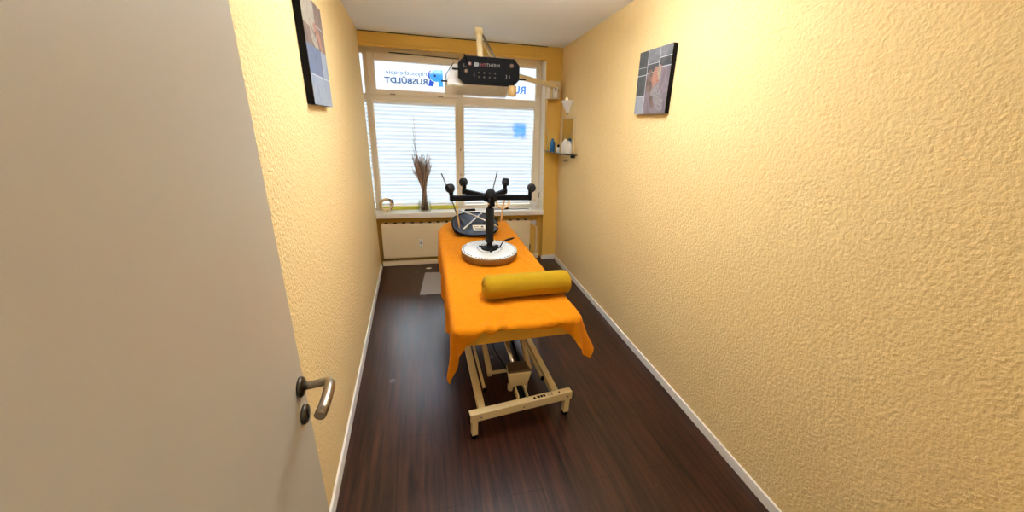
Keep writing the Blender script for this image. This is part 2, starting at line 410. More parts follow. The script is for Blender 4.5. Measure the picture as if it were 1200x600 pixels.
# pleated blinds
def blind(x0,x1,z0,z1,label):
    t=thing('pleated_blind',label,'blind',((x0+x1)/2,BK((x0+x1)/2,z0,F0+.03),z0),'pleated blinds in the lower panes')
    n=int((z1-z0)/.0222)
    def fn(u,v):
        i=round(v*n); z=z0+(z1-z0)*v; x=lerp(x0,x1,u)
        return (x,BK(x,z,F0+.022+(.016 if i%2 else 0)),z)
    MB().grid(fn,1,n,False).build('pleats',M['blind'],t)
    b=MB(); wb(b,x0,x1,z0-.012,z0+.008,F0+.014,F0+.042,.003); b.build('bottom_rail',M['whiteplastic'],t)
    b=MB(); wb(b,x0,x1,z1-.004,z1+.012,F0+.014,F0+.042,.003); b.build('head_rail',M['whiteplastic'],t)
blind(.055,.963,.752,1.915,'wide translucent pleated blind behind the dried reeds, left pane')
blind(1.075,1.955,.752,1.915,'wide translucent pleated blind right of the centre mullion')
blind(-.06,-.022,.73,1.93,'narrow strip of pleated blind at the far left wall')

# mirrored shop lettering on the glass: built to be read from outside
def mir(x,z,o=F0+.058):                           # local +x runs to the left, so the text reads right from the street
    y=BK(x,z,o)
    return Matrix(((-1,0,0,x),(0,0,1,y),(0,1,0,z),(0,0,0,1)))
def sign(xr, zb, label):
    t=thing('window_lettering',label,'sign',(xr-.3,BK(xr,zb,F0+.057),zb))
    b=MB().text('Physiotherapie',mir(xr-.18,zb+.098),.062,.0015,width=.455,bold=.012); b.build('small_lettering',M['greyblue'],t)
    b=MB().text('RUSBÜLDT',mir(xr-.178,zb+.008),.082,.0015,width=.475,bold=.03); b.build('large_lettering',M['navy'],t)
    # the R-shaped emblem, a dark R behind a lighter P with an eye
    lx=xr-.165
    b=MB()
    b.mat(M['lblue'])
    P=[(0,0),(.05,0),(.05,.05),(.085,.05)]+[(.085+.0625*math.sin(a),.1125-.0625*math.cos(a)) for a in [i*PI/10 for i in range(1,10)]]+[(.085,.175),(0,.175)]
    b.prism(P,mir(xr,zb-.005,F0+.0572),.0006)
    b.mat(M['blue'])
    R=[(.115+.056*math.cos(a),.118+.057*math.sin(a)) for a in [-.9+i*(PI/2+.75)/9 for i in range(10)]]+[(.085+.064*math.cos(a),.1125+.064*math.sin(a)) for a in [.9-i*1.75/8 for i in range(9)]]
    L_=[(.098,.046),(.116,0),(.170,0),(.151,.070),(.138,.066),(.120,.052)]
    b.prism(L_,mir(xr,zb-.005,F0+.0585),.0006)
    b.prism(R,mir(xr,zb-.005,F0+.0585),.0006)
    b.mat(M['navy'])
    b.prism([(.09+.013*math.cos(a),.112+.013*math.sin(a)) for a in [i*PI/6 for i in range(12)]],mir(xr,zb-.005,F0+.0566),.0005)
    b.build('emblem',None,t)
sign(.838,2.128,'mirrored blue lettering and emblem on the upper left window pane')
sign(2.0-.17,2.095,'mirrored blue lettering on upper right pane, mostly hidden by the heat lamp') if False else None
# right pane: same sign further left so only its last letters show beside the lamp
t=thing('window_lettering','mirrored blue lettering on the upper right pane, partly hidden by the black lamp','sign',(1.6,BK(1.6,2.1,F0+.057),2.09))
MB().text('RUSBÜLDT',mir(1.845,2.098),.115,.0015,width=.62,bold=.03).build('large_lettering',M['blue'],t)
t=thing('window_lettering','blurred lettering and emblem showing through the right pleated blind','sign',(1.55,BK(1.55,1.6,F0+.057),1.58))
b=MB(); b.text('Physiotherapie',mir(1.68,1.68),.08,.0015,width=.42); b.text('RUSBÜLDT',mir(1.68,1.6),.09,.0015,width=.42); b.build('text_rows',M['greyblue'],t)
P=[(0,0),(.055,0),(.06,.05),(.10,.0),(.16,0),(.13,.06)]+[(.11+.06*math.sin(a),.115-.06*math.cos(a)) for a in [.5+i*(PI-.5)/8 for i in range(9)]]+[(0,.175)]
MB().prism(P,mir(1.86,1.585),.002).build('emblem',M['lblue'],t)

# yellow-green strip standing at the foot of the left sash
b=MB(); wb(b,.03,.985,.689,.735,F0-.026,F0-.014,.004); tag(b.build('draught_strip',M['lime']),'yellow-green strip along the foot of the left window on the sill','strip')

# ------------------------------------------------------------------ radiator
rx0,rx1=.03,1.93
t=thing('radiator','cream flat panel radiator under the window sill','radiator',(1,BK(1,.1,.08),.0))
slab(MB(),k(rx0),k(rx1),.095,.535,.045,.07,.008).build('front_panel',M['rad'],t)
slab(MB(),k(rx0),k(rx1),.095,.535,.112,.13,.006).build('back_panel',M['rad'],t)
b=MB()
for i in range(60):
    x=rx0+.02+i*(rx1-rx0-.04)/59; slab(b,k(x-.004),k(x+.004),.10,.522,.07,.112)
b.build('convector_fins',M['rad'],t)
b=MB(); slab(b,k(rx0),k(rx1),.528,.54,.048,.13,.003)
tcov=b.build('top_cover',M['rad'],t)
b=MB().mat(M['dark'])
for i in range(18):
    x=rx0+.06+i*(rx1-rx0-.12)/17; slab(b,k(x-.02),k(x+.02),.5395,.543,.06,.12,.001)
merge(tcov,b)
hm=slab(MB(),k(.474),k(.516),.245,.34,.022,.046,.004).build('heat_meter',M['whiteplastic'],t)
slab(MB(),k(.488),k(.502),.284,.302,.0195,.0225,.001).build('meter_window',M['black'],hm)
Mv=T(1.955,BK(1.955,.505,.085),.505)@RY(PI/2)
v=MB().lathe([(0,-.02),(.014,-.02),(.014,.0),(.024,.004),(.026,.02),(.026,.05),(.02,.06),(0,.06)],Mv,20).build('thermostat_valve',M['whiteplastic'],t)
MB().tube([(1.965,BK(1.965,.48,.085),.495),(1.975,BK(1.97,.46,.085),.47),(2.03,BK(2,.44,.09),.44),(2.035,BK(2.0,.3,.09),.3),(2.04,BK(2.0,.1,.09),.06),(2.04,BK(2.0,.0,.09),.0)],.011,10).build('riser_pipe',M['rad'],t)
b=MB(); slab(b,k(1.93),k(1.955),.13,.19,.07,.1,.003); b.tube([(1.942,BK(1.94,.16,.085),.135),(1.95,BK(1.95,.06,.085),.02),(1.95,BK(1.95,.0,.085),0)],.010,10); b.build('return_valve',M['dsteel'],t)

# ------------------------------------------------------------------ door leaf, opened against the left wall
dx=.23
b=MB(); b.box(dx-.042,dx,-.045,.925,.012,2.03,.002)
door=struct(b.build('door_1',M['door']))
h=MB(); Mh=T(dx,1.0-.115,1.05)@RY(PI/2)
h.lathe([(0,0),(.027,0),(.027,.007),(.024,.010),(0,.010)],Mh,28)
hd=None
b=MB(); hy,hz=.890,1.066
b.lathe([(0,0),(.0265,0),(.0265,.006),(.0235,.010),(0,.010)],T(dx,hy,hz)@RY(PI/2),28)
lev=b.build('door_handle',M['dsteel'],door)
path=[(dx+.008,hy,hz),(dx+.03,hy,hz+.003),(dx+.062,hy,hz+.008),(dx+.072,hy-.003,hz+.009),(dx+.078,hy-.012,hz+.009),(dx+.080,hy-.03,hz+.008),(dx+.081,hy-.06,hz+.005),(dx+.080,hy-.09,hz+.002),(dx+.077,hy-.118,hz-.001)]
MB().tube(path,[.0105,.0105,.011,.0125,.0135,.0138,.0138,.0138,.0135],16).build('lever',M['steel'],lev)
b=MB(); b.lathe([(0,0),(.0265,0),(.0265,.006),(.0235,.010),(0,.010)],T(dx,.882,.982)@RY(PI/2),28); esc=b.build('key_escutcheon',M['dsteel'],door)
b=MB(); b.box(dx+.0098,dx+.0108,.878,.886,.967,.999,.0004); b.build('key_slot',M['black'],esc)
h.bm.free()

# ------------------------------------------------------------------ canvas prints
def canvas(name,label,fn,y0,y1,z0,z1,th,side,tiles,lines,blobs):
    """fn wall surface; side +1 for the left wall (faces +x), -1 for the right wall. tiles in (a,b) 0..1 along far->near, bottom->top"""
    ym=(y0+y1)/2; zm=(z0+z1)/2
    t=thing(name,label,'picture',(fn(ym,z0)+side*.01,ym,z0))
    def P(a,bv,o): 
        y=lerp(y0,y1,a); z=lerp(z0,z1,bv); return (fn(y,z)+side*o,y,z)
    b=MB(); b.hexa([P(0,0,.001),P(1,0,.001),P(1,0,th),P(0,0,th),P(0,1,.001),P(1,1,.001),P(1,1,th),P(0,1,th)])
    b.build('stretcher',M['black'],t)
    b=MB()
    for (a0,a1,b0,b1,m) in tiles:
        b.mat(m); b.hexa([P(a0,b0,th),P(a1,b0,th),P(a1,b0,th+.0016),P(a0,b0,th+.0016),P(a0,b1,th),P(a1,b1,th),P(a1,b1,th+.0016),P(a0,b1,th+.0016)])
    for (a0,a1,b0,b1) in lines:
        b.mat(M['tline']); b.hexa([P(a0,b0,th),P(a1,b0,th),P(a1,b0,th+.0022),P(a0,b0,th+.0022),P(a0,b1,th),P(a1,b1,th),P(a1,b1,th+.0022),P(a0,b1,th+.0022)])
    for (ca,cb,ra,rb,rot,m,lvl) in blobs:
        b.mat(m); ring=[]
        for i in range(22):
            an=2*PI*i/22; rr=1+.16*math.sin(3*an+ca*9)+.08*math.sin(5*an+cb*17)
            da=ra*rr*math.cos(an); db=rb*rr*math.sin(an)
            ring.append((ca+da*math.cos(rot)-db*math.sin(rot),cb+da*math.sin(rot)+db*math.cos(rot)))
        lo=[b.bm.verts.new(P(a,c,th+.0005)) for a,c in ring]; hi=[b.bm.verts.new(P(a,c,th+.0016+.0006*lvl)) for a,c in ring]
        b._face(hi)
        for i in range(22): b._face([lo[i],lo[(i+1)%22],hi[(i+1)%22],hi[i]])
    b.build('print',None,t)
# right wall: a=0 is the far edge (left in the photo)
canvas('canvas_print','canvas print of grey tiles with a pinkish stone motif on the right wall',RW,2.645,2.25,1.84,2.246,.032,-1,
  [(0,.3,.75,1,M['tdark']),(.3,.66,.78,1,M['tgrey']),(.66,1,.84,1,M['tgrey']),(.3,.66,.64,.78,M['tdark']),(.66,1,.70,.84,M['tdark']),(0,.3,.62,.75,M['tdark']),
   (0,.3,.29,.62,M['tdark']),(0,.3,0,.29,M['tlight']),(.3,1,0,.64,M['tmauve']),(.66,1,.64,.70,M['tmauve'])],
  [(.295,.305,0,1),(.655,.665,.66,1),(0,.3,.62,.63),(0,.3,.285,.295),(.3,.66,.775,.782),(.66,1,.835,.845),(.3,.66,.64,.65),(.66,1,.695,.705),(0,.3,.745,.752)],
  [(.46,.50,.14,.17,.5,M['tbrown'],1),(.62,.55,.12,.20,-.2,M['tpink'],2),(.70,.62,.05,.10,.1,M['tsand'],3),(.63,.36,.13,.10,.5,M['tstone'],3),(.74,.24,.12,.10,.9,M['tstone'],4),(.82,.13,.09,.11,.9,M['tstone'],5),(.52,.24,.05,.20,.5,M['tbrown'],1)])
canvas('canvas_print','canvas print of blue and brown tiles on the left wall',LW,2.485,2.06,1.80,2.285,.034,1,
  [(0,.45,.78,1,M['tbrown']),(.45,1,.72,1,M['tsand']),(0,.45,.55,.78,M['tbrown']),(.45,1,.55,.72,M['tbrown']),(.3,1,.28,.55,M['tblue']),(0,.3,.28,.55,M['tpaleblue']),(0,1,0,.28,M['tpaleblue'])],
  [(.445,.455,.55,1),(0,1,.276,.284),(.295,.305,.28,.55),(0,.45,.775,.782)],
  [(.62,.82,.16,.09,.8,M['tsand'],1),(.35,.68,.2,.06,.6,M['tpink'],2),(.6,.62,.18,.06,.3,M['tsand'],3)])

# ------------------------------------------------------------------ treatment table
def zt(y): return .66+.037*(y-1.65)               # top of the mattress
def sstep(a,b,x):
    t_=min(1,max(0,(x-a)/(b-a))); return t_*t_*(3-2*t_)
def ML(y): return .700-.004*(y-1.7)+.13*max(0,(y-3.42)/.36)**2
def MR(y): return 1.452-.022*(y-1.7)
MN=lambda x:1.712+.04*(x-.72); MF=3.80
t=thing('treatment_table','cream-framed treatment table under the orange towel in the middle of the room','table',(1.08,2.7,0))
# mattress with rounded corners
b=MB(); n=12
def outline(off):
    pts=[]; r=.07-off
    for (cx,cy,a0) in ((ML(1.8)+.07,0,PI),(MR(1.8)-.07,0,1.5*PI),(MR(3.7)-.07,1,0),(ML(MF-.07)+.07,1,.5*PI)):
        yc = (MN(cx)+.07) if cy==0 else MF-.07
        for i in range(n+1):
            a=a0+i*PI/2/n; pts.append((cx+r*math.cos(a),yc+r*math.sin(a)))
    for i in range(9):
        y=lerp(MF-.075,3.3,i/8); pts.append((ML(y)+off,y))
    return pts
rings=[]
for dz,off in ((-.086,.008),(-.080,.0),(-.012,.0),(-.004,.004),(.0,.014)):
    rings.append([b.bm.verts.new((x,y,zt(y)+dz)) for x,y in outline(off)])
for A,B in zip(rings,rings[1:]):
    m_=len(A)
    for i in range(m_): b._face([A[i],A[(i+1)%m_],B[(i+1)%m_],B[i]])
b._face(rings[0][::-1]); b._face(rings[-1])
b.build('mattress',M['matcover'],t)
# upper frame under the mattress
b=MB()
zu=lambda y:zt(y)-.107
for x in (.86,1.30): b.bar((x,1.82,zu(1.82)),(x-.02,3.6,zu(3.6)),.04,.04,bevel=.003)
for y in (1.84,2.6,3.55): b.bar((.84,y,zu(y)),(1.31,y,zu(y)),.035,.03,bevel=.003)
b.build('upper_frame',M['bedmetal'],t)
# base frame
def LR(y): return .842-.016*(y-1.7)
def RR(y): return 1.318-.016*(y-1.7)
b=MB(); b.bar((LR(1.66),1.66,.155),(LR(3.5),3.5,.155),.042,.045,bevel=.003); b.build('side_rail',M['bedmetal'],t)
b=MB(); b.bar((RR(1.74),1.74,.155),(RR(3.5),3.5,.155),.042,.045,bevel=.003); b.build('side_rail',M['bedmetal'],t)
def foot_bar(pa,pb):
    pa=Vector(pa); pb=Vector(pb); d=(pb-pa).normalized()
    fb=MB().bar(pa,pb,.046,.055,bevel=.004).build('foot_bar',M['bedmetal'],t)
    for e,s_ in ((pa,-1),(pb,1)):
        MB().bar(e+d*s_*.0,e+d*s_*.007,.05,.06,bevel=.002).build('end_cap',M['black'],fb)
        c=e-d*s_*.03
        lg=MB().bar((c.x,c.y,.022),(c.x,c.y,.13),.036,.036,up=(d.x,d.y,0),bevel=.003).build('leg',M['bedmetal'],t)
        MB().lathe([(0,0),(.02,0),(.021,.004),(.021,.02),(.017,.024),(0,.024)],T(c.x,c.y,0),16).build('rubber_foot',M['black'],lg)
    return fb,d
fb,fd=foot_bar((.765,1.643,.153),(1.418,1.724,.153))
foot_bar((.74,3.52,.153),(1.38,3.56,.153))
# bolts and printed marks on the near foot bar
mid=lambda s_:Vector((.765,1.643,.153)).lerp(Vector((1.418,1.724,.153)),s_)
fn_=Vector((fd.y,-fd.x,0))
for s_ in (.1,.5,.95):
    q=mid(s_)+fn_*.023
    MB().lathe([(0,0),(.006,0),(.006,.002),(.004,.003),(0,.003)],Matrix.Translation(q)@fn_.to_track_quat('Z','Y').to_matrix().to_4x4(),12).build('bolt',M['chrome'],fb)
ang=math.atan2(fd.y,fd.x)
b=MB().mat(M['black'])
q=mid(.60)+Vector((0,0,.0276)); MM=Matrix.Translation(q)@RZ(ang)
b.prism([(0,-.01),(.022,-.01),(.011,.012)],MM,.0006)
for i,(a0,a1) in enumerate(((.03,.048),(.051,.066),(.069,.084))): b.prism([(a0,-.009),(a1,-.009),(a1,.009),(a0,.009)],MM,.0006)
b.text('CE',MM@T(.1,-.010,0),.03,.0006)
b.prism([(.148+.006*math.cos(i*PI/6),.0+.006*math.sin(i*PI/6)) for i in range(12)],MM@T(.03,0,0),.0006)
merge(fb,b)
# lifting arms
for (xa,xb) in ((.935,.90),(1.20,1.21)):
    MB().bar((xa,1.93,.20),(xb,2.85,zu(2.85)-.005),.03,.045,bevel=.003).build('lift_arm',M['bedmetal'],t)
MB().tube([(.93,1.95,.2),(1.21,1.96,.2)],.012,12).build('cross_tube',M['bedmetal'],t)
for (xa,ya,xb,yb_) in ((.878,1.80,.868,2.6),(1.262,1.84,1.245,2.6)):
    g=MB().bar((xa,ya,.2),(xb,yb_,.2),.016,.02,bevel=.002).build('guide_bar',M['bedmetal'],t)
    MB().bar((xa,ya-.012,.2),(xa,ya+.001,.2),.02,.024,bevel=.002).build('end_cap',M['black'],g)
MB().bar((.85,2.6,.19),(1.29,2.6,.19),.03,.03,bevel=.003).build('base_cross_bar',M['bedmetal'],t)
# drive motor, tapering housing with a brown cover
b=MB(); b.hexa([(1.04,1.815,.168),(1.156,1.815,.168),(1.148,1.88,.18),(1.05,1.88,.18),
                (1.018,1.79,.297),(1.176,1.79,.297),(1.166,1.895,.30),(1.03,1.895,.30)],.012,3)
mo=b.build('drive_motor',M['creamplastic'],t)
b=MB(); b.hexa([(1.022,1.793,.2974),(1.172,1.793,.2974),(1.162,1.894,.3004),(1.032,1.894,.3004),
                (1.028,1.797,.310),(1.166,1.797,.310),(1.158,1.89,.313),(1.037,1.89,.313)],.004); b.build('motor_cover',M['brownplastic'],mo)
for x in (1.052,1.148):
    MB().lathe([(0,0),(.016,0),(.018,.006),(.018,.04),(0,.04)],T(x,1.845,.135),14).build('motor_lug',M['creamplastic'],mo)
b=MB(); b.bar((1.1,1.72,.165),(1.1,1.86,.175),.04,.03,bevel=.003); b.build('drive_channel',M['black'],t)
for x in (1.07,1.128):
    MB().hexa([(x-.004,1.70,.16),(x+.004,1.70,.16),(x+.004,1.79,.15),(x-.004,1.79,.15),(x-.004,1.70,.20),(x+.004,1.70,.20),(x+.004,1.79,.205),(x-.004,1.79,.205)],.001).build('bracket_plate',M['bedmetal'],t)
MB().tube([(1.08,1.885,.285),(1.05,2.9,.5)],.014,12).build('drive_spindle',M['chrome'],t)
MB().tube([(1.12,1.885,.285),(1.10,2.9,.5)],.009,10).build('drive_tube',M['black'],t)
cab=[(1.045,1.89,.24)]+[(1.0-.02*math.sin(i*.9),2.0+.05*i,.26+.03*i+.015*math.sin(i*1.7)) for i in range(1,9)]
MB().tube(cab,.004,8).build('motor_cable',M['black'],t)

# ------------------------------------------------------------------ towel draped over the table
hw=.006
RC=.06
def sstep(a,b,x):
    t_=min(1,max(0,(x-a)/(b-a))); return t_*t_*(3-2*t_)
def towel_pt(s_,v_):
    """s_ metres across from the left mattress edge, v_ metres along from the near edge; negative or beyond the width hangs over"""
    yr=1.712+max(v_,0)
    wd=MR(yr)-ML(yr)
    dl=max(0,RC-s_); dr=max(0,s_-(wd-RC)); df=max(0,RC-v_)
    x=ML(yr)+min(max(s_,RC),wd-RC); y=1.712+max(v_,RC)+(MN(x)-1.712)*max(0,1-max(v_,0)/1.5)
    side=dl if dl>0 else dr; sg=-1 if dl>0 else 1
    r=math.hypot(side,df)
    z=zt(y)+.012+.0025*math.sin(s_*23+v_*3)*math.sin(v_*11+s_*5)+.0015*math.sin(s_*41-v_*29)
    z+=.022*math.exp(-((s_-.26-.5*v_)/.02)**2)*max(0,1-v_/.27)+.020*math.exp(-((s_-.17-.6*v_)/.018)**2)*max(0,1-v_/.3)
    z+=.009*math.exp(-((s_-.60+.35*v_)/.02)**2)*max(0,1-v_/.3)
    z+=.010*math.exp(-((s_-.62+.25*(v_-1.0))/.02)**2)*math.exp(-((v_-1.0)/.35)**2)
    z+=.010*math.exp(-((v_-1.45-.3*s_)/.02)**2)*math.exp(-((s_-.15)/.2)**2)
    if r>0:
        ux=side/r*sg; uy=-df/r
        q=r-RC; rad=.024
        if q<=-rad*.6: hor=r; drop=0
        else:
            q+=rad*.6; h0=RC-rad*.6
            if q<rad*PI/2: hor=h0+rad*math.sin(q/rad); drop=rad*(1-math.cos(q/rad))
            else:
                q2=q-rad*PI/2
                c=min(1,side/.08)*min(1,df/.08)
                wv=.045*math.sin(v_*13+.6)+.035*math.sin(v_*27+1.3)+.02*math.sin(v_*47) if side>0 else .03*math.sin(s_*19)
                ang=math.atan2(df,max(side,1e-6))
                fl=(wv*(1-c)+c*((.03+.10*math.sin(ang*6)) if sg<0 else (.30+.12*math.sin(ang*5.5))))
                if sg>0 and side>0: fl+=.22*math.exp(-max(v_-RC,0)/.14)*(1-c)
                hor=h0+rad+q2*fl; drop=rad+q2*math.sqrt(max(.3,1-fl*fl))
        x+=ux*hor; y+=uy*hor; z-=drop
    return (x,y,z)
def towel():
    b=MB(); nu,nv=110,160; L1=2.035
    def fn(u,v):
        vn=1.0-v if False else v
        # along: a denser band round the near edge
        t_=vn
        # across first, so that the front hem can vary with it
        vref=max(0,(t_-.16)/.84*L1)
        wd=MR(1.712+vref)-ML(1.712+vref)
        ol=.28+.03*math.exp(-(vref/.15)**2)+.016*math.sin(vref*6.3+1)+.010*math.sin(vref*17)+.005*math.sin(vref*43)
        orr=.20+.03*math.exp(-(vref/.15)**2)+.012*math.sin(vref*8)
        if u<.3: s_=lerp(-ol,.06,u/.3)
        elif u<.7: s_=lerp(.06,wd-.06,(u-.3)/.4)
        else: s_=lerp(wd-.06,wd+orr,(u-.7)/.3)
        Lf=.026+.008*math.sin(s_*13+.4)+.105*(1-sstep(-.06,.17,s_))+.155*sstep(.57,.80,s_)
        Lf*=1-.25*sstep(.17,.30,-s_)-.30*sstep(.86,.98,s_)
        v_=lerp(-Lf,RC+.02,t_/.2) if t_<.2 else lerp(RC+.02,L1,(t_-.2)/.8)
        return towel_pt(s_,v_)
    b.grid(fn,nu,nv)
    o=b.build('towel',M['towel'])
    md=o.modifiers.new('thick','SOLIDIFY'); md.thickness=.006; md.offset=1
    md=o.modifiers.new('sub','SUBSURF'); md.levels=1; md.render_levels=1
    return tag(o,'large orange terry towel draped over the treatment table','towel')
towel()

# ------------------------------------------------------------------ mustard bolster
def bolster():
    a=Vector((.912,2.05,zt(2.05)+.097)); e=Vector((1.475,2.072,zt(2.07)+.094))
    ax=(e-a); Ln=ax.length; ax.normalize(); up=Vector((0,0,1)); rt=ax.cross(up).normalized(); up=rt.cross(ax)
    R=.077; b=MB()
    t=thing('bolster_cushion','mustard yellow bolster cushion lying across the orange towel','cushion',(1.19,2.09,zt(2.09)+.012))
    def fn(u,v):
        an=2*PI*v; s_=u*Ln
        d0=min(s_,Ln-s_); rr=R
        if d0<.03: rr=R*(.80+.20*math.sqrt(max(0,1-(1-d0/.03)**2)))
        rr*=1+.012*math.sin(s_*40+3*math.sin(an))*(.4+.6*abs(math.sin(an)))+.02*math.exp(-((s_-Ln*.7-.12*math.sin(an))/.015)**2)*max(0,math.sin(an))
        zz=rr*math.sin(an); 
        if zz<-R*.9: zz=-R*.9+(zz+R*.9)*.2
        return a+ax*s_+rt*rr*math.cos(an)*1.05+up*zz
    b.grid(fn,60,40)
    b.build('roll',M['bolster'],t)
    # gathered ends
    for P0,s_,q in ((a,-1,.022),(e,1,.012)):
        b=MB()
        def fe(u,v):
            an=2*PI*v; rr=R*.80*(1-u); ruf=.004*math.sin(an*9)*math.sin(u*PI)
            bul=q*math.sin(u*PI*.5)*(1-.6*u)+ruf
            zz=rr*math.sin(an); zz=max(zz,-R*.9)
            return P0+ax*s_*bul+rt*rr*math.cos(an)*1.05+up*zz
        b.grid(fe,10,48); b.build('gathered_end',M['bolster'],t)
bolster()

# ------------------------------------------------------------------ massage stand on its round base
cx,cy=1.062,2.745; cz=zt(cy)+.022
tl=math.atan(.037)
t=thing('massage_stand','black five-armed roller massage stand on a round pale base on the towel','massager',(cx,cy,cz))
MB_=T(cx,cy,cz)@RX(tl)
o=MB().lathe([(0,0),(.206,0),(.217,.005),(.2225,.018),(.226,.04),(.226,.059),(.222,.062)],MB_,64).build('base_rim',M['discside'],t)
btop=MB().lathe([(.2225,.0615),(.216,.0635),(.2,.064),(.12,.065),(.115,.068),(.06,.069),(0,.069)],MB_,64).build('base_top',M['disctop'],t)
b=MB().mat(M['black'])
for i in range(56):
    if i in (7,8,21,22,35,49): continue
    a=2*PI*i/56; 
    q=MB_@RZ(a)@T(.208,0,.0632)
    b.hexa([q@Vector(p) for p in ((-.005,-.004,0),(.006,-.006,0),(.006,.006,0),(-.005,.004,0),(-.005,-.004,.0016),(.006,-.006,.001),(.006,.006,.001),(-.005,.004,.0016))])
merge(btop,b)
b=MB(); b.lathe([(.092,.0675),(.102,.0675),(.104,.0715),(.092,.0715),(.09,.0675)],MB_,48); b.build('base_ring',M['chrome'],t)
b=MB(); b.lathe([(0,.068),(.068,.068),(.07,.072),(.05,.080),(.026,.086),(.024,.10),(.02,.102),(.02,.13),(0,.13)],MB_,32)
for i in range(3):
    a=i*2*PI/3+.5; q=MB_@RZ(a); b.bar(q@Vector((.03,0,.075)),q@Vector((.09,0,.075)),.02,.010,bevel=.003)
b.build('base_collar',M['black'],t)
b=MB().tube([MB_@Vector(p) for p in ((.055,-.02,.078),(.085,-.015,.082),(.1,-.01,.11),(.115,0,.126),(.15,.01,.132),(.19,.02,.138),(.21,.024,.143))],[.008,.007,.005,.005,.009,.008,.003],10); b.build('release_lever',M['black'],t)
zp=1.205
MB().tube([(cx,cy,cz+.12),(cx,cy,.86)],.02,20).build('pole',M['black'],t)
MB().lathe([(0,.842),(.027,.842),(.033,.85),(.034,.97),(.033,1.112),(.027,1.122),(0,1.122)],T(cx,cy,0),28).build('foam_grip',M['foam'],t)
MB().lathe([(0,1.118),(.017,1.118),(.017,1.15),(.021,1.152),(.021,1.165),(.017,1.167),(.017,1.19),(0,1.19)],T(cx,cy,0),20).build('chrome_neck',M['chrome'],t)
MB().lathe([(0,1.175),(.046,1.175),(.056,1.185),(.056,1.225),(.046,1.236),(0,1.236)],T(cx,cy,0),28).build('hub',M['black'],t)
for (adeg,twist,Lr) in ((-5,0,.325),(185,35,.31),(56,10,.32),(124,-10,.32),(-96,0,.25)):
    a=math.radians(adeg); d=Vector((math.cos(a),math.sin(a),0)); p=Vector((cx,cy,zp))
    ar=MB().bar(p+d*.03,p+d*Lr,.036,.040,bevel=.006).build('arm',M['black'],t)
    MB().bar(p+d*(Lr-.014)+Vector((0,0,-.017)),p+d*(Lr-.014)+Vector((0,0,.055)),.028,.026,up=d,bevel=.005).build('arm_post',M['black'],ar)
    q=p+d*(Lr-.004)+Vector((-.014 if adeg==-96 else 0,0,.076))
    axd=(RZ(math.radians(twist))@Vector((-d.y,d.x,0))) if adeg not in (-96,) else Vector((.3,1,0)).normalized()
    if adeg in (-5,): axd=Vector((.15,1,0)).normalized()
    if adeg in (185,): axd=Vector((.85,.5,0)).normalized()
    Mr=Matrix.Translation(q)@axd.to_track_quat('Z','Y').to_matrix().to_4x4()
    MB().lathe([(0,-.028),(.010,-.030),(.024,-.027),(.032,-.018),(.033,-.005),(.030,0),(.033,.005),(.032,.018),(.024,.027),(.010,.030),(0,.028)],Mr,24).build('foam_roller',M['foam'],ar)

# ------------------------------------------------------------------ oval tub at the head of the table and what stands in it
tx,ty=1.032,3.39; rxx,ryy=.222,.20
def rimz(y): return .765+.30*(y-3.19)
def tub():
    b=MB(); n=56
    t=thing('oval_tub','black oval tub with a raised back on the far end of the towel','tub',(tx,ty,zt(ty)+.02))
    def ell(sx,sy,zf,yo=0):
        out=[]
        for i in range(n):
            a=2*PI*i/n; ca,sa=math.cos(a),math.sin(a)
            e=.8
            x=tx+sx*math.copysign(abs(ca)**e,ca); y=ty+yo+sy*math.copysign(abs(sa)**e,sa); out.append((x,y,zf(y)))
        return out
    zb=lambda y: zt(y)+.027
    lay=[ell(rxx*.8,ryy*.78,zb),ell(rxx*.93,ryy*.9,lambda y:zt(y)+.034),ell(rxx,ryy,lambda y:rimz(y)-.004),ell(rxx*1.02,ryy*1.02,rimz),ell(rxx*.985,ryy*.985,lambda y:rimz(y)+.006),ell(rxx*.95,ryy*.95,rimz)]
    b.mat(M['black']); V=[[b.bm.verts.new(p) for p in l] for l in lay]
    for A,B in zip(V,V[1:]):
        for i in range(n):
            f=b._face([A[i],A[(i+1)%n],B[(i+1)%n],B[i]]); f.smooth=True
    b._face(V[0][::-1]); b.build('shell',None,t)
    b=MB()
    lay=[ell(rxx*.95,ryy*.95,rimz),ell(rxx*.88,ryy*.86,lambda y:zt(y)+.055+.2*max(0,y-ty)),ell(rxx*.5,ryy*.5,lambda y:zt(y)+.05+.05*max(0,y-ty))]
    V=[[b.bm.verts.new(p) for p in l] for l in lay]
    for A,B in zip(V,V[1:]):
        for i in range(n):
            f=b._face([A[i],A[(i+1)%n],B[(i+1)%n],B[i]]); f.smooth=True
    f=b._face(V[-1]); f.smooth=True
    b.build('lining',M['slate'],t)
tub()
def rod(name,label,cat,path,r,m,n=10):
    return tag(MB().tube(path,r,n).build(name,m),label,cat)
rod('metal_bar','pale metal bar crossing the tub from near left to far right','bar',[(.905,3.27,.800),(.93,3.30,.812),(1.125,3.545,.895)],[.012,.012,.010],M['chrome'])
rod('metal_bar','pale metal bar crossing the tub from far left to near right','bar',[(.90,3.555,.918),(1.06,3.42,.885),(1.24,3.27,.815)],.009,M['chrome'])
rod('thin_rod','thin dark rod leaning out over the left rim of the tub','rod',[(.73,3.47,1.291),(.80,3.46,1.10),(.866,3.45,.90),(.93,3.42,.80)],.006,M['dsteel'])
rod('thin_rod','thin dark rod rising behind the roller stand toward the right window pane','rod',[(1.262,3.5,1.308),(1.19,3.48,1.02),(1.125,3.45,.80)],.006,M['dsteel'])
rod('wooden_stick','tan stick standing upright at the left rim of the black tub','stick',[(.858,3.42,1.08),(.867,3.40,.90),(.878,3.34,.80)],[.008,.008,.007],M['wood'])
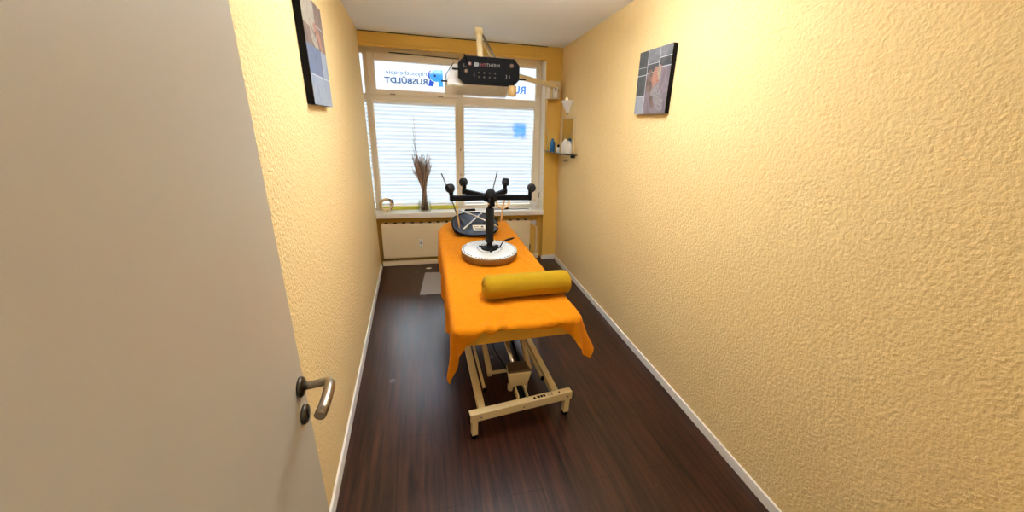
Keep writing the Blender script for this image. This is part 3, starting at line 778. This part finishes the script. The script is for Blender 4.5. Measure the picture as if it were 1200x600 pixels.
# ring-handled stick at the right
t=thing('ring_stick','tan stick with a pale ring handle at the right rim of the tub','stick',(1.29,3.45,.79))
MB().tube([(1.338,3.47,1.04),(1.322,3.47,.99),(1.305,3.45,.87),(1.292,3.43,.825)],.008,10).build('shaft',M['wood'],t)
b=MB(); n1=32
rc=Vector((1.316,3.47,1.022)); 
pth=[rc+Vector((.066*math.cos(2*PI*i/n1),.01*math.cos(2*PI*i/n1),.066*math.sin(2*PI*i/n1))) for i in range(n1+1)]
b.tube(pth,.011,10,False); b.build('ring_handle',M['wicker'],t)
# pale card in the tub
b=MB(); b.hexa([(1.0,3.25,.792),(1.125,3.26,.788),(1.125,3.34,.818),(1.0,3.34,.822),(1.0,3.249,.795),(1.125,3.259,.791),(1.125,3.339,.821),(1.0,3.339,.825)])
cardo=thing('folded_card','pale folded card lying in the front of the black tub','card',(1.03,3.35,.80))
b.build('sheet',M['card'],cardo)
b=MB(); 
for (u0,u1,v0,v1) in ((.1,.45,.62,.72),(.62,.8,.55,.8),(.1,.8,.35,.42),(.15,.9,.15,.24)):
    A=lambda u,v:(lerp(1.0,1.125,u),lerp(3.25,3.339,v),lerp(.795,.825,v)-.004*u*(1-v)+.0012)
    b._face([b.bm.verts.new(A(u,v)) for u,v in ((u0,v0),(u1,v0),(u1,v1),(u0,v1))])
b.build('print_lines',M['dsteel'],cardo)

# ------------------------------------------------------------------ things on the window sill
sz=.6885
vx,vy=.562,4.55
t=thing('glass_vase','clear glass vase holding dried reeds on the window sill','vase',(vx,vy,sz))
MB().lathe([(0,0),(.070,0),(.077,.004),(.080,.03),(.076,.12),(.078,.135),(.073,.135),(.072,.12),(.075,.03),(.068,.012),(0,.012)],T(vx,vy,sz),32).build('vase_body',M['vaseglass'],t)
b=MB()
rng=random.Random(3)
for i in range(125):
    a=rng.uniform(0,2*PI); rr=math.sqrt(rng.random()); b.mat(M['reed'] if rng.random()<.55 else M['dreed'])
    r0=.050*rr; a2=a+2.4; rm=.024*rr; top=.46+.24*rng.random(); rt_=.05+.10*rr
    ca,sa=math.cos(a2),math.sin(a2)
    p=[(vx-.002+r0*math.cos(a),vy+r0*math.sin(a)*.8,sz+.014),
       (vx+.004+rm*math.cos(a+1.2),vy+rm*math.sin(a+1.2),sz+.22),
       (vx-.006+.052*rr*ca,vy+.045*rr*sa,sz+.38),
       (vx-.012+rt_*.8*ca,vy+rt_*.6*sa,sz+top)]
    w=rng.uniform(.003,.006); ww=[w,w,w,w*.5]
    if i<4:
        p[3]=(vx-.045+.02*ca,vy+.02*sa,sz+.62); p.append((vx-.062+.022*ca-.01*i,vy+.02*sa,sz+(1.10,.98,.86,.78)[i])); ww=[w,w,w,.003,.0018]
    elif i<12: p[3]=(vx+.10*(i-7.5)/4,vy+.02*sa,sz+.60+.05*rng.random())
    b.tube(p,ww,5)
tag(b.build('dried_reeds',None),'bundle of dried brown reeds standing in the glass vase','reeds')
# wicker ring with berries
t=thing('wicker_ring','pale wicker ring ornament with dark berries at the left end of the sill','ornament',(.112,4.545,sz))
b=MB(); rc=Vector((.112,4.545,sz+.088)); n1=40
for kx in range(3):
    pth=[rc+Vector((.064*math.cos(2*PI*i/n1)+.006*math.cos(8*PI*i/n1+kx*2.1)*math.cos(2*PI*i/n1),.010*math.sin(8*PI*i/n1+kx*2.1)+.028*math.cos(2*PI*i/n1),.066*math.sin(2*PI*i/n1))) for i in range(n1+1)]
    b.tube(pth,.0155,8,False)
b.build('ring_body',M['wicker'],t)
b=MB(); rng=random.Random(5)
for i in range(26):
    a=rng.uniform(-1.5,1.2); q=rc+Vector((.076*math.cos(a)+rng.uniform(-.012,.012),.028*math.cos(a)+rng.uniform(-.03,.005),.074*math.sin(a)+rng.uniform(-.004,.012)))
    q.z=max(q.z,sz+.009)
    b.lathe([(0,-.007),(.005,-.005),(.007,0),(.005,.005),(0,.007)],Matrix.Translation(q),8)
b.build('berries',M['berry'],t)
# black handset and cable, small figurine, plug at the right
b=MB(); b.hexa([(1.04,4.50,sz),(1.19,4.505,sz),(1.19,4.55,sz),(1.05,4.55,sz),(1.05,4.503,sz+.02),(1.185,4.508,sz+.026),(1.185,4.545,sz+.026),(1.06,4.545,sz+.02)],.006,3)
tag(b.build('handset',M['black']),'black handset lying on the window sill left of the roller stand','handset')
t=thing('power_cable','black cable with a small plug lying on the right of the sill','cable',(1.62,4.55,sz))
pth=[(1.42+.03*i,4.56+.012*math.sin(i*1.1),sz+.005) for i in range(17)]
MB().tube(pth,.004,8).build('cord',M['black'],t)
MB().hexa([(1.575,4.555,sz+.001),(1.63,4.555,sz+.001),(1.63,4.585,sz+.001),(1.575,4.585,sz+.001),(1.58,4.557,sz+.024),(1.625,4.557,sz+.024),(1.625,4.582,sz+.024),(1.58,4.582,sz+.024)],.004).build('plug',M['black'],t)
t=thing('figurine','small white standing figurine at the right end of the sill','ornament',(1.975,4.56,sz))
MB().lathe([(0,0),(.034,0),(.034,.008),(.026,.02),(.03,.05),(.018,.09),(.013,.10),(0,.10)],T(1.975,4.56,sz),20).build('robe',M['whiteplastic'],t)
MB().lathe([(0,.096),(.012,.1),(.018,.114),(.014,.13),(0,.136)],T(1.975,4.56,sz),16).build('head',M['creamplastic'],t)
b=MB()
for s_ in (-1,1):
    b.hexa([(1.975+s_*.008,4.575,sz+.04),(1.975+s_*.05,4.582,sz+.06),(1.975+s_*.05,4.588,sz+.06),(1.975+s_*.008,4.583,sz+.04),
            (1.975+s_*.008,4.575,sz+.095),(1.975+s_*.045,4.582,sz+.13),(1.975+s_*.045,4.588,sz+.13),(1.975+s_*.008,4.583,sz+.095)],.001)
b.build('wings',M['whiteplastic'],t)
# blind control: cord and cleat on the right jamb
t=thing('blind_cleat','small pale cord cleat on the right side of the window recess','cleat',(PL(.85)-.003,4.62,.80))
MB().box(PL(.85)-.016,PL(.85)-.001,4.60,4.632,.80,.92,.004).build('cleat_plate',M['frame'],t)
MB().tube([(PL(.85)-.02,4.616,.9),(PL(.85)-.028,4.616,.87),(PL(.85)-.02,4.616,.83)],.004,8).build('cleat_hook',M['dsteel'],t)

# ------------------------------------------------------------------ floor pieces
b=MB(); P=[]
for (x,y) in ((.47,3.60),(.95,3.585),(1.0,4.17),(.53,4.21)): P.append((x,y))
MB().prism(P,T(0,0,.0005),.005).build('tmp',M['mat']).name='floor_mat'
tag(bpy.data.objects['floor_mat'],'grey floor mat half under the far left of the treatment table','mat')
b.bm.free()
o=MB().lathe([(0,0),(.03,0),(.032,.006),(.026,.014),(.012,.018),(0,.018)],T(.575,4.335,0.0005),24,1.3,.8).build('floor_disc',M['chrome'])  # simple disc for an unidentified small object
tag(o,'small shiny disc on the floor below the radiator','disc')

# ------------------------------------------------------------------ heat lamp on its wall arm
lx,ly=1.145,3.32
t=thing('heat_lamp','black-fronted heat lamp hanging from a cream wall arm above the table','lamp',(lx,ly,2.03))
pc=Matrix(((1,0,0,lx),(0,0,-1,ly),(0,1,0,2.146),(0,0,0,1)))    # panel plane: local x right, local y up, local z toward the camera
def octo(w,h,c): return [(-w+c,-h),(w-c,-h),(w,-h+c),(w,h-c),(w-c,h),(-w+c,h),(-w,h-c),(-w,-h+c)]
b=MB(); b.prism(octo(.256,.104,.05),pc@T(0,0,-.07),.07); fr=b.build('control_box',M['black'],t)
b=MB(); b.prism(octo(.246,.094,.046),pc@T(0,0,0),.004); face=b.build('face_plate',M['black'],fr)
for x,y in ((-.195,-.012),(.185,.05)):
    MB().lathe([(0,0),(.017,0),(.017,.010),(.013,.014),(0,.014)],pc@T(x,y,.003),20).build('dial',M['brownplastic'],fr)
b=MB()
b.mat(M['grey']); b.prism([(-.13,.03),(-.095,.03),(-.09,.04),(-.09,.05),(-.095,.058),(-.13,.058)],pc@T(0,0,.004),.0006)
b.mat(M['red']); b.text('HY',pc@T(-.078,.032,.004),.036,.0006)
b.mat(M['grey']); b.text('THERM',pc@T(-.03,.032,.004),.036,.0006)
b.mat(M['red']); b.prism([(-.165+(.018 if i%2 else .010)*math.cos(i*PI/6),.047+(.018 if i%2 else .010)*math.sin(i*PI/6)) for i in range(12)],pc@T(0,0,.004),.0006)
b.mat(M['grey']); b.prism([(-.165+.008*math.cos(i*PI/5),.047+.008*math.sin(i*PI/5)) for i in range(10)],pc@T(0,0,.0046),.0006)
b.mat(M['brownplastic']); b.prism([(-.215,.02),(-.19,.02),(-.19,.025),(-.21,.025),(-.21,.045),(-.215,.045)],pc@T(0,0,.004),.0006)
b.mat(M['grey']); b.prism([(-.13,-.06),(-.127,-.06),(-.127,-.03),(-.13,-.03)],pc@T(0,.01,.004),.0006)
for s_,x in ((1,.13),(1,.155)):
    b.prism([(x+.018*math.cos(a),-.035+.02*math.sin(a)) for a in [-1+i*.25 for i in range(9)]]+[(x+.013*math.cos(a),-.035+.016*math.sin(a)) for a in [1-i*.25 for i in range(9)]],pc@T(0,0,.004),.0006)
merge(face,b)
for i in range(4):
    for j in range(2):
        MB().lathe([(0,0),(.007,0),(.007,.004),(.005,.006),(0,.006)],pc@T(-.09+i*.045,-.015-j*.032,.004),12).build('button',M['dsteel'],fr)
# lamp hood behind the control box: folded reflector, open below
b=MB()
hx0,hx1=lx-.345,lx+.235
prof=[(3.375,2.048),(3.395,2.085),(3.42,2.15),(3.49,2.205),(3.66,2.205),(3.74,2.15),(3.765,2.06),(3.79,2.0)]
inn=[(lerp(3.58,y,.95),z-.008) for y,z in prof]
n=len(prof)
A=[b.bm.verts.new((hx0+.5*max(0,z-2.09),y,z)) for y,z in prof]; B_=[b.bm.verts.new((hx1,y,z)) for y,z in prof]
a2=[b.bm.verts.new((hx0+.5*max(0,z-2.09),y,z)) for y,z in inn]; b2=[b.bm.verts.new((hx1,y,z)) for y,z in inn]
for i in range(n-1):
    b._face([A[i],A[i+1],B_[i+1],B_[i]]); b._face([a2[i],b2[i],b2[i+1],a2[i+1]])
    b._face([A[i],a2[i],a2[i+1],A[i+1]]); b._face([B_[i],B_[i+1],b2[i+1],b2[i]])
for i in (0,n-1): b._face([A[i],B_[i],b2[i],a2[i]])
b.build('reflector_hood',M['hood'],t)
for x in (hx0+.07,hx1-.006):
    b=MB(); b.prism([(y,z) for y,z in inn],Matrix(((0,0,1,x),(1,0,0,0),(0,1,0,0),(0,0,0,1))),.004); b.build('hood_end',M['hood'],t)
for y,zr in ((3.372,2.040),(3.793,1.993)):
    MB().bar((hx0-.004,y,zr),(hx1+.004,y,zr),.012,.010,bevel=.002).build('hood_rail',M['hood'],t)
b=MB()
for i in range(24):
    x=hx0+.012+i*(hx1-hx0-.024)/23; b.tube([(x,3.372,2.032),(x,3.793,1.985)],.003,5)
for i in range(10):
    y=3.38+i*.4/9; zr=2.027-.047*i/9; b.tube([(hx0,y,zr),(hx1,y,zr)],.003,5)
b.build('wire_guard',M['hood'],t)
for y in (3.5,3.64):
    MB().tube([(hx0+.08,y,2.09),(hx1-.01,y,2.09)],.010,12).build('heating_tube',M['opal'],t)
MB().tube([(hx0+.06,3.44,2.21),(hx0-.005,3.40,2.12),(hx0-.02,3.385,2.05),(hx0-.008,3.375,2.04)],.004,8).build('side_wire',M['dsteel'],t)
for (p,q) in (((lx-.255,ly-.03,2.145),(lx-.31,ly-.03,2.145)),((lx-.342,3.40,2.06),(lx-.395,3.39,2.06)),((lx+.25,ly-.03,2.095),(lx+.305,ly-.03,2.10))):
    MB().tube([p,q],.007,10).build('locking_peg',M['black'],t)
MB().tube([(lx-.19,ly-.03,2.215),(lx-.215,ly-.03,2.255)],.006,8).build('locking_peg',M['black'],t)
MB().lathe([(0,-.005),(.026,-.005),(.034,.004),(.036,.03),(.034,.075),(0,.08)],T(lx+.19,ly-.035,1.966),24).build('grip_knob',M['cane'],t)
# suspension: drop tube, elbow, struts, arm and wall bracket
ex,ey,ez=1.066,3.42,2.448
MB().tube([(1.075,3.36,2.20),(1.073,3.385,2.30),(ex,ey,ez)],[.03,.026,.022],16).build('drop_tube',M['bedmetal'],t)
MB().lathe([(0,-.03),(.028,-.03),(.031,-.02),(.031,.02),(.028,.03),(0,.03)],T(ex,ey,ez)@RY(PI/2),20).build('elbow_joint',M['bedmetal'],t)
jx,jy,jz=1.34,4.05,2.27
for s_ in (-.012,.022):
    MB().tube([(ex+s_,ey+.02,ez+.005),(jx+s_,jy,jz+.03)],.009,10).build('strut',M['steel'] if s_>0 else M['bedmetal'],t)
MB().lathe([(0,-.06),(.032,-.06),(.034,-.05),(.034,.07),(.028,.085),(0,.085)],T(jx,jy,jz),20).build('swivel_joint',M['bedmetal'],t)
MB().bar((jx,jy,2.245),(2.09,4.385,2.168),.05,.05,bevel=.006).build('arm_beam',M['bedmetal'],t)
b=MB(); b.box(2.03,2.165,4.395,4.51,2.03,2.225,.006); wbx=b.build('wall_bracket',M['bedmetal'],t)
b=MB(); b.box(2.075,2.125,4.36,4.396,2.045,2.16,.008); b.build('bracket_switch',M['whiteplastic'],wbx)
b=MB(); b.box(2.088,2.102,4.352,4.362,2.115,2.15,.002); b.bar((2.095,4.36,2.115),(2.15,4.39,2.118),.005,.005); b.build('switch_lever',M['dsteel'],wbx)
pth=[(2.045,4.495,2.04),(2.04,4.488,1.9),(2.045,4.488,1.75),(2.066,4.488,1.66),(2.088,4.488,1.58),(2.074,4.488,1.48),(2.056,4.487,1.42)]
MB().tube(pth,.005,8).build('mains_cord',M['creamplastic'],t)

# ------------------------------------------------------------------ right wall: sconce, mirror, shelf, bottles, hook
sy=4.21
t=thing('wall_sconce','white half-cone wall sconce on the right wall above the small mirror','lamp',(RW(sy,1.9),sy,1.88))
b=MB(); n=24
def half(u,v):
    a=-PI/2+PI*v; z=lerp(1.875,2.012,u); r=lerp(.018,.125,u**.8); 
    return (RW(sy,z)-.004-r*.62*math.cos(a),sy+r*math.sin(a),z)
b.grid(half,10,n)
o=b.build('shade',M['opal'],t); md=o.modifiers.new('thick','SOLIDIFY'); md.thickness=.005
MB().box(RW(sy,1.95)-.012,RW(sy,1.95)+.002,sy-.05,sy+.05,1.88,2.0,.004).build('backplate',M['white'],t)
MB().lathe([(0,1.955),(.016,1.96),(.02,1.97),(.022,2.005),(.015,2.03),(.006,2.045),(0,2.048)],T(RW(sy,2.0)-.04,sy-.02,0),16).build('bulb',M['bulb'],t)
MB().lathe([(0,1.862),(.008,1.864),(.010,1.872),(.008,1.88),(0,1.881)],T(RW(sy,1.88)-.012,sy,0),12).build('finial',M['steel'],t)
t=thing('wall_mirror','small rectangular mirror above the glass shelf on the right wall','mirror',(RW(4.17,1.45),4.17,1.46))
def rbox(b,y0,y1,z0,z1,o0,o1,bev=0):
    b.hexa([(RW(y0,z0)-o1,y0,z0),(RW(y0,z0)-o0,y0,z0),(RW(y1,z0)-o0,y1,z0),(RW(y1,z0)-o1,y1,z0),
            (RW(y0,z1)-o1,y0,z1),(RW(y0,z1)-o0,y0,z1),(RW(y1,z1)-o0,y1,z1),(RW(y1,z1)-o1,y1,z1)],bev)
    return b
rbox(MB(),3.99,4.385,1.465,1.825,.0,.010).build('glass_plate',M['mirror'],t)
b=MB(); rbox(b,3.975,3.992,1.455,1.835,-.001,.016,.002); rbox(b,4.383,4.40,1.455,1.835,-.001,.016,.002); rbox(b,3.992,4.383,1.823,1.835,-.001,.016,.002); rbox(b,3.992,4.383,1.455,1.467,-.001,.016,.002)
b.build('mirror_frame',M['creamplastic'],t)
t=thing('corner_shelf','narrow glass shelf below the small mirror in the right corner','shelf',(2.17,4.17,1.44))
b=MB(); z0,z1=1.438,1.446
sh=[(2.052,4.482),(RW(4.486,1.44)-.001,4.486),(RW(3.86,1.44)-.001,3.86),(2.12,3.88),(2.095,4.05),(2.07,4.3)]
b.prism(sh,T(0,0,z0),.008); b.build('glass_board',M['shelfglass'],t)
b=MB(); b.tube([(2.052,4.478,1.442),(2.068,4.3,1.442),(2.093,4.05,1.442),(2.118,3.875,1.442),(RW(3.857,1.44)-.003,3.855,1.442)],.0055,8); b.build('front_edge',M['dsteel'],t)
for y in (3.93,4.36):
    rbox(MB(),y-.012,y+.012,1.405,1.437,-.001,.05,.003).build('shelf_bracket',M['dsteel'],t)
def bottle(name,label,x,y,prof,m,cap,capm,group=None,z=1.4465):
    t=thing(name,label,'bottle',(x,y,z))
    MB().lathe(prof,T(x,y,z),24).build('bottle_body',m,t)
    MB().lathe(cap,T(x,y,z),20).build('cap',capm,t)
bottle('spray_bottle','blue plastic bottle at the corner end of the glass shelf',2.115,4.40,[(0,0),(.03,0),(.032,.004),(.032,.095),(.026,.112),(.013,.122),(0,.122)],M['bluebottle'],[(0,.122),(.015,.122),(.017,.125),(.016,.14),(.011,.148),(0,.148)],M['bluebottle'])
bottle('pump_bottle','tall white bottle with a tan cap standing before the small mirror',2.165,4.10,[(0,0),(.037,0),(.04,.005),(.04,.10),(.032,.125),(.015,.145),(.013,.155),(0,.155)],M['whiteplastic'],[(0,.155),(.016,.155),(.017,.16),(.015,.178),(0,.18)],M['cane'])
bottle('lotion_bottle','white bottle nearest the camera on the glass shelf',2.172,4.0,[(0,0),(.033,0),(.036,.005),(.036,.085),(.028,.105),(.014,.115),(0,.115)],M['whiteplastic'],[(0,.115),(.014,.115),(.015,.12),(.013,.135),(0,.137)],M['whiteplastic'])
bottle('small_jar','little white tube with a dark cap between blue and white bottles',2.125,4.21,[(0,0),(.018,0),(.02,.004),(.02,.05),(.014,.058),(0,.058)],M['whiteplastic'],[(0,.058),(.013,.058),(.014,.062),(.012,.085),(0,.087)],M['black'])
t=thing('wall_hook','small metal hook on the right wall under the glass shelf','hook',(RW(4.19,1.35),4.19,1.34))
rbox(MB(),4.15,4.23,1.345,1.368,-.001,.006,.003).build('hook_plate',M['steel'],t)
for y in (4.17,4.21):
    hx=RW(y,1.355); MB().tube([(hx-.004,y,1.358),(hx-.022,y,1.35),(hx-.032,y,1.343),(hx-.036,y,1.352),(hx-.034,y,1.362)],.004,8).build('prong',M['steel'],t)

# ------------------------------------------------------------------ camera
def look(yaw,pitch,roll):
    cy,sy_=math.cos(yaw),math.sin(yaw); cp,sp=math.cos(pitch),math.sin(pitch)
    w=Vector((sy_*cp,cy*cp,-sp)); r=Vector((cy,-sy_,0)); u=r.cross(w)
    r2=math.cos(roll)*r+math.sin(roll)*u; u2=-math.sin(roll)*r+math.cos(roll)*u
    return Matrix(((r2.x,u2.x,-w.x),(r2.y,u2.y,-w.y),(r2.z,u2.z,-w.z)))
cam=bpy.data.cameras.new('camera'); co=bpy.data.objects.new('camera',cam); C.objects.link(co)
cam.sensor_fit='HORIZONTAL'; cam.sensor_width=36; cam.lens=425.398/1200*36; cam.clip_start=.02
co.matrix_world=Matrix.Translation((.5805,0,1.7421))@look(.2402,.3488,.0360).to_4x4()
sc.camera=co

# ------------------------------------------------------------------ light
w=bpy.data.worlds.new('overcast'); sc.world=w; w.use_nodes=True
wn=w.node_tree.nodes; wl=w.node_tree.links; bg=wn['Background']
tc=wn.new('ShaderNodeTexCoord'); sp=wn.new('ShaderNodeSeparateXYZ'); mr=wn.new('ShaderNodeMapRange'); mr.interpolation_type='SMOOTHSTEP'
mr.inputs['From Min'].default_value=.22; mr.inputs['From Max'].default_value=.85; mr.inputs['To Min'].default_value=1.1; mr.inputs['To Max'].default_value=32.0
wl.new(tc.outputs['Generated'],sp.inputs[0]); wl.new(sp.outputs['Z'],mr.inputs['Value']); wl.new(mr.outputs['Result'],bg.inputs['Strength'])
bg.inputs['Color'].default_value=(.84,.92,1,1)
def area(name,loc,rot,sx,sy_,power,col,spread=PI):
    l=bpy.data.lights.new(name,'AREA'); l.shape='RECTANGLE'; l.size=sx; l.size_y=sy_; l.energy=power; l.color=col; l.spread=spread
    o=bpy.data.objects.new(name,l); C.objects.link(o); o.location=loc; o.rotation_euler=rot; return o
p=area('sky_portal',(1.0,4.85,1.5),(PI/2,0,PI),2.4,2.2,1,(1,1,1)); p.data.cycles.is_portal=True
p.rotation_euler=(-PI/2,0,0)
area('fill_uplight',(1.1,2.0,2.45),(PI,0,0),1.0,.8,52,(.92,.96,1))  # unseen fill light, added to brighten ceiling and walls
l=bpy.data.lights.new('fill_point','POINT'); l.energy=3; l.shadow_soft_size=.05; l.color=(1,.97,.92)  # unseen point fill, added to lift the back wall and window frames
o=bpy.data.objects.new('fill_point',l); C.objects.link(o); o.location=(1.1,2.15,2.45)
area('hall_fill',(.8,-.9,CE(-.9)-.03),(0,0,0),.6,.6,10,(1,.97,.93))  # unseen weak fill, added in the hall behind the camera

sc.view_settings.view_transform='Standard'; sc.view_settings.look='None'; sc.view_settings.gamma=1
sc.view_settings.exposure=.2; sc.view_settings.use_curve_mapping=False
sc.cycles.use_denoising=True
sc.cycles.max_bounces=10; sc.cycles.diffuse_bounces=6; sc.cycles.transparent_max_bounces=12
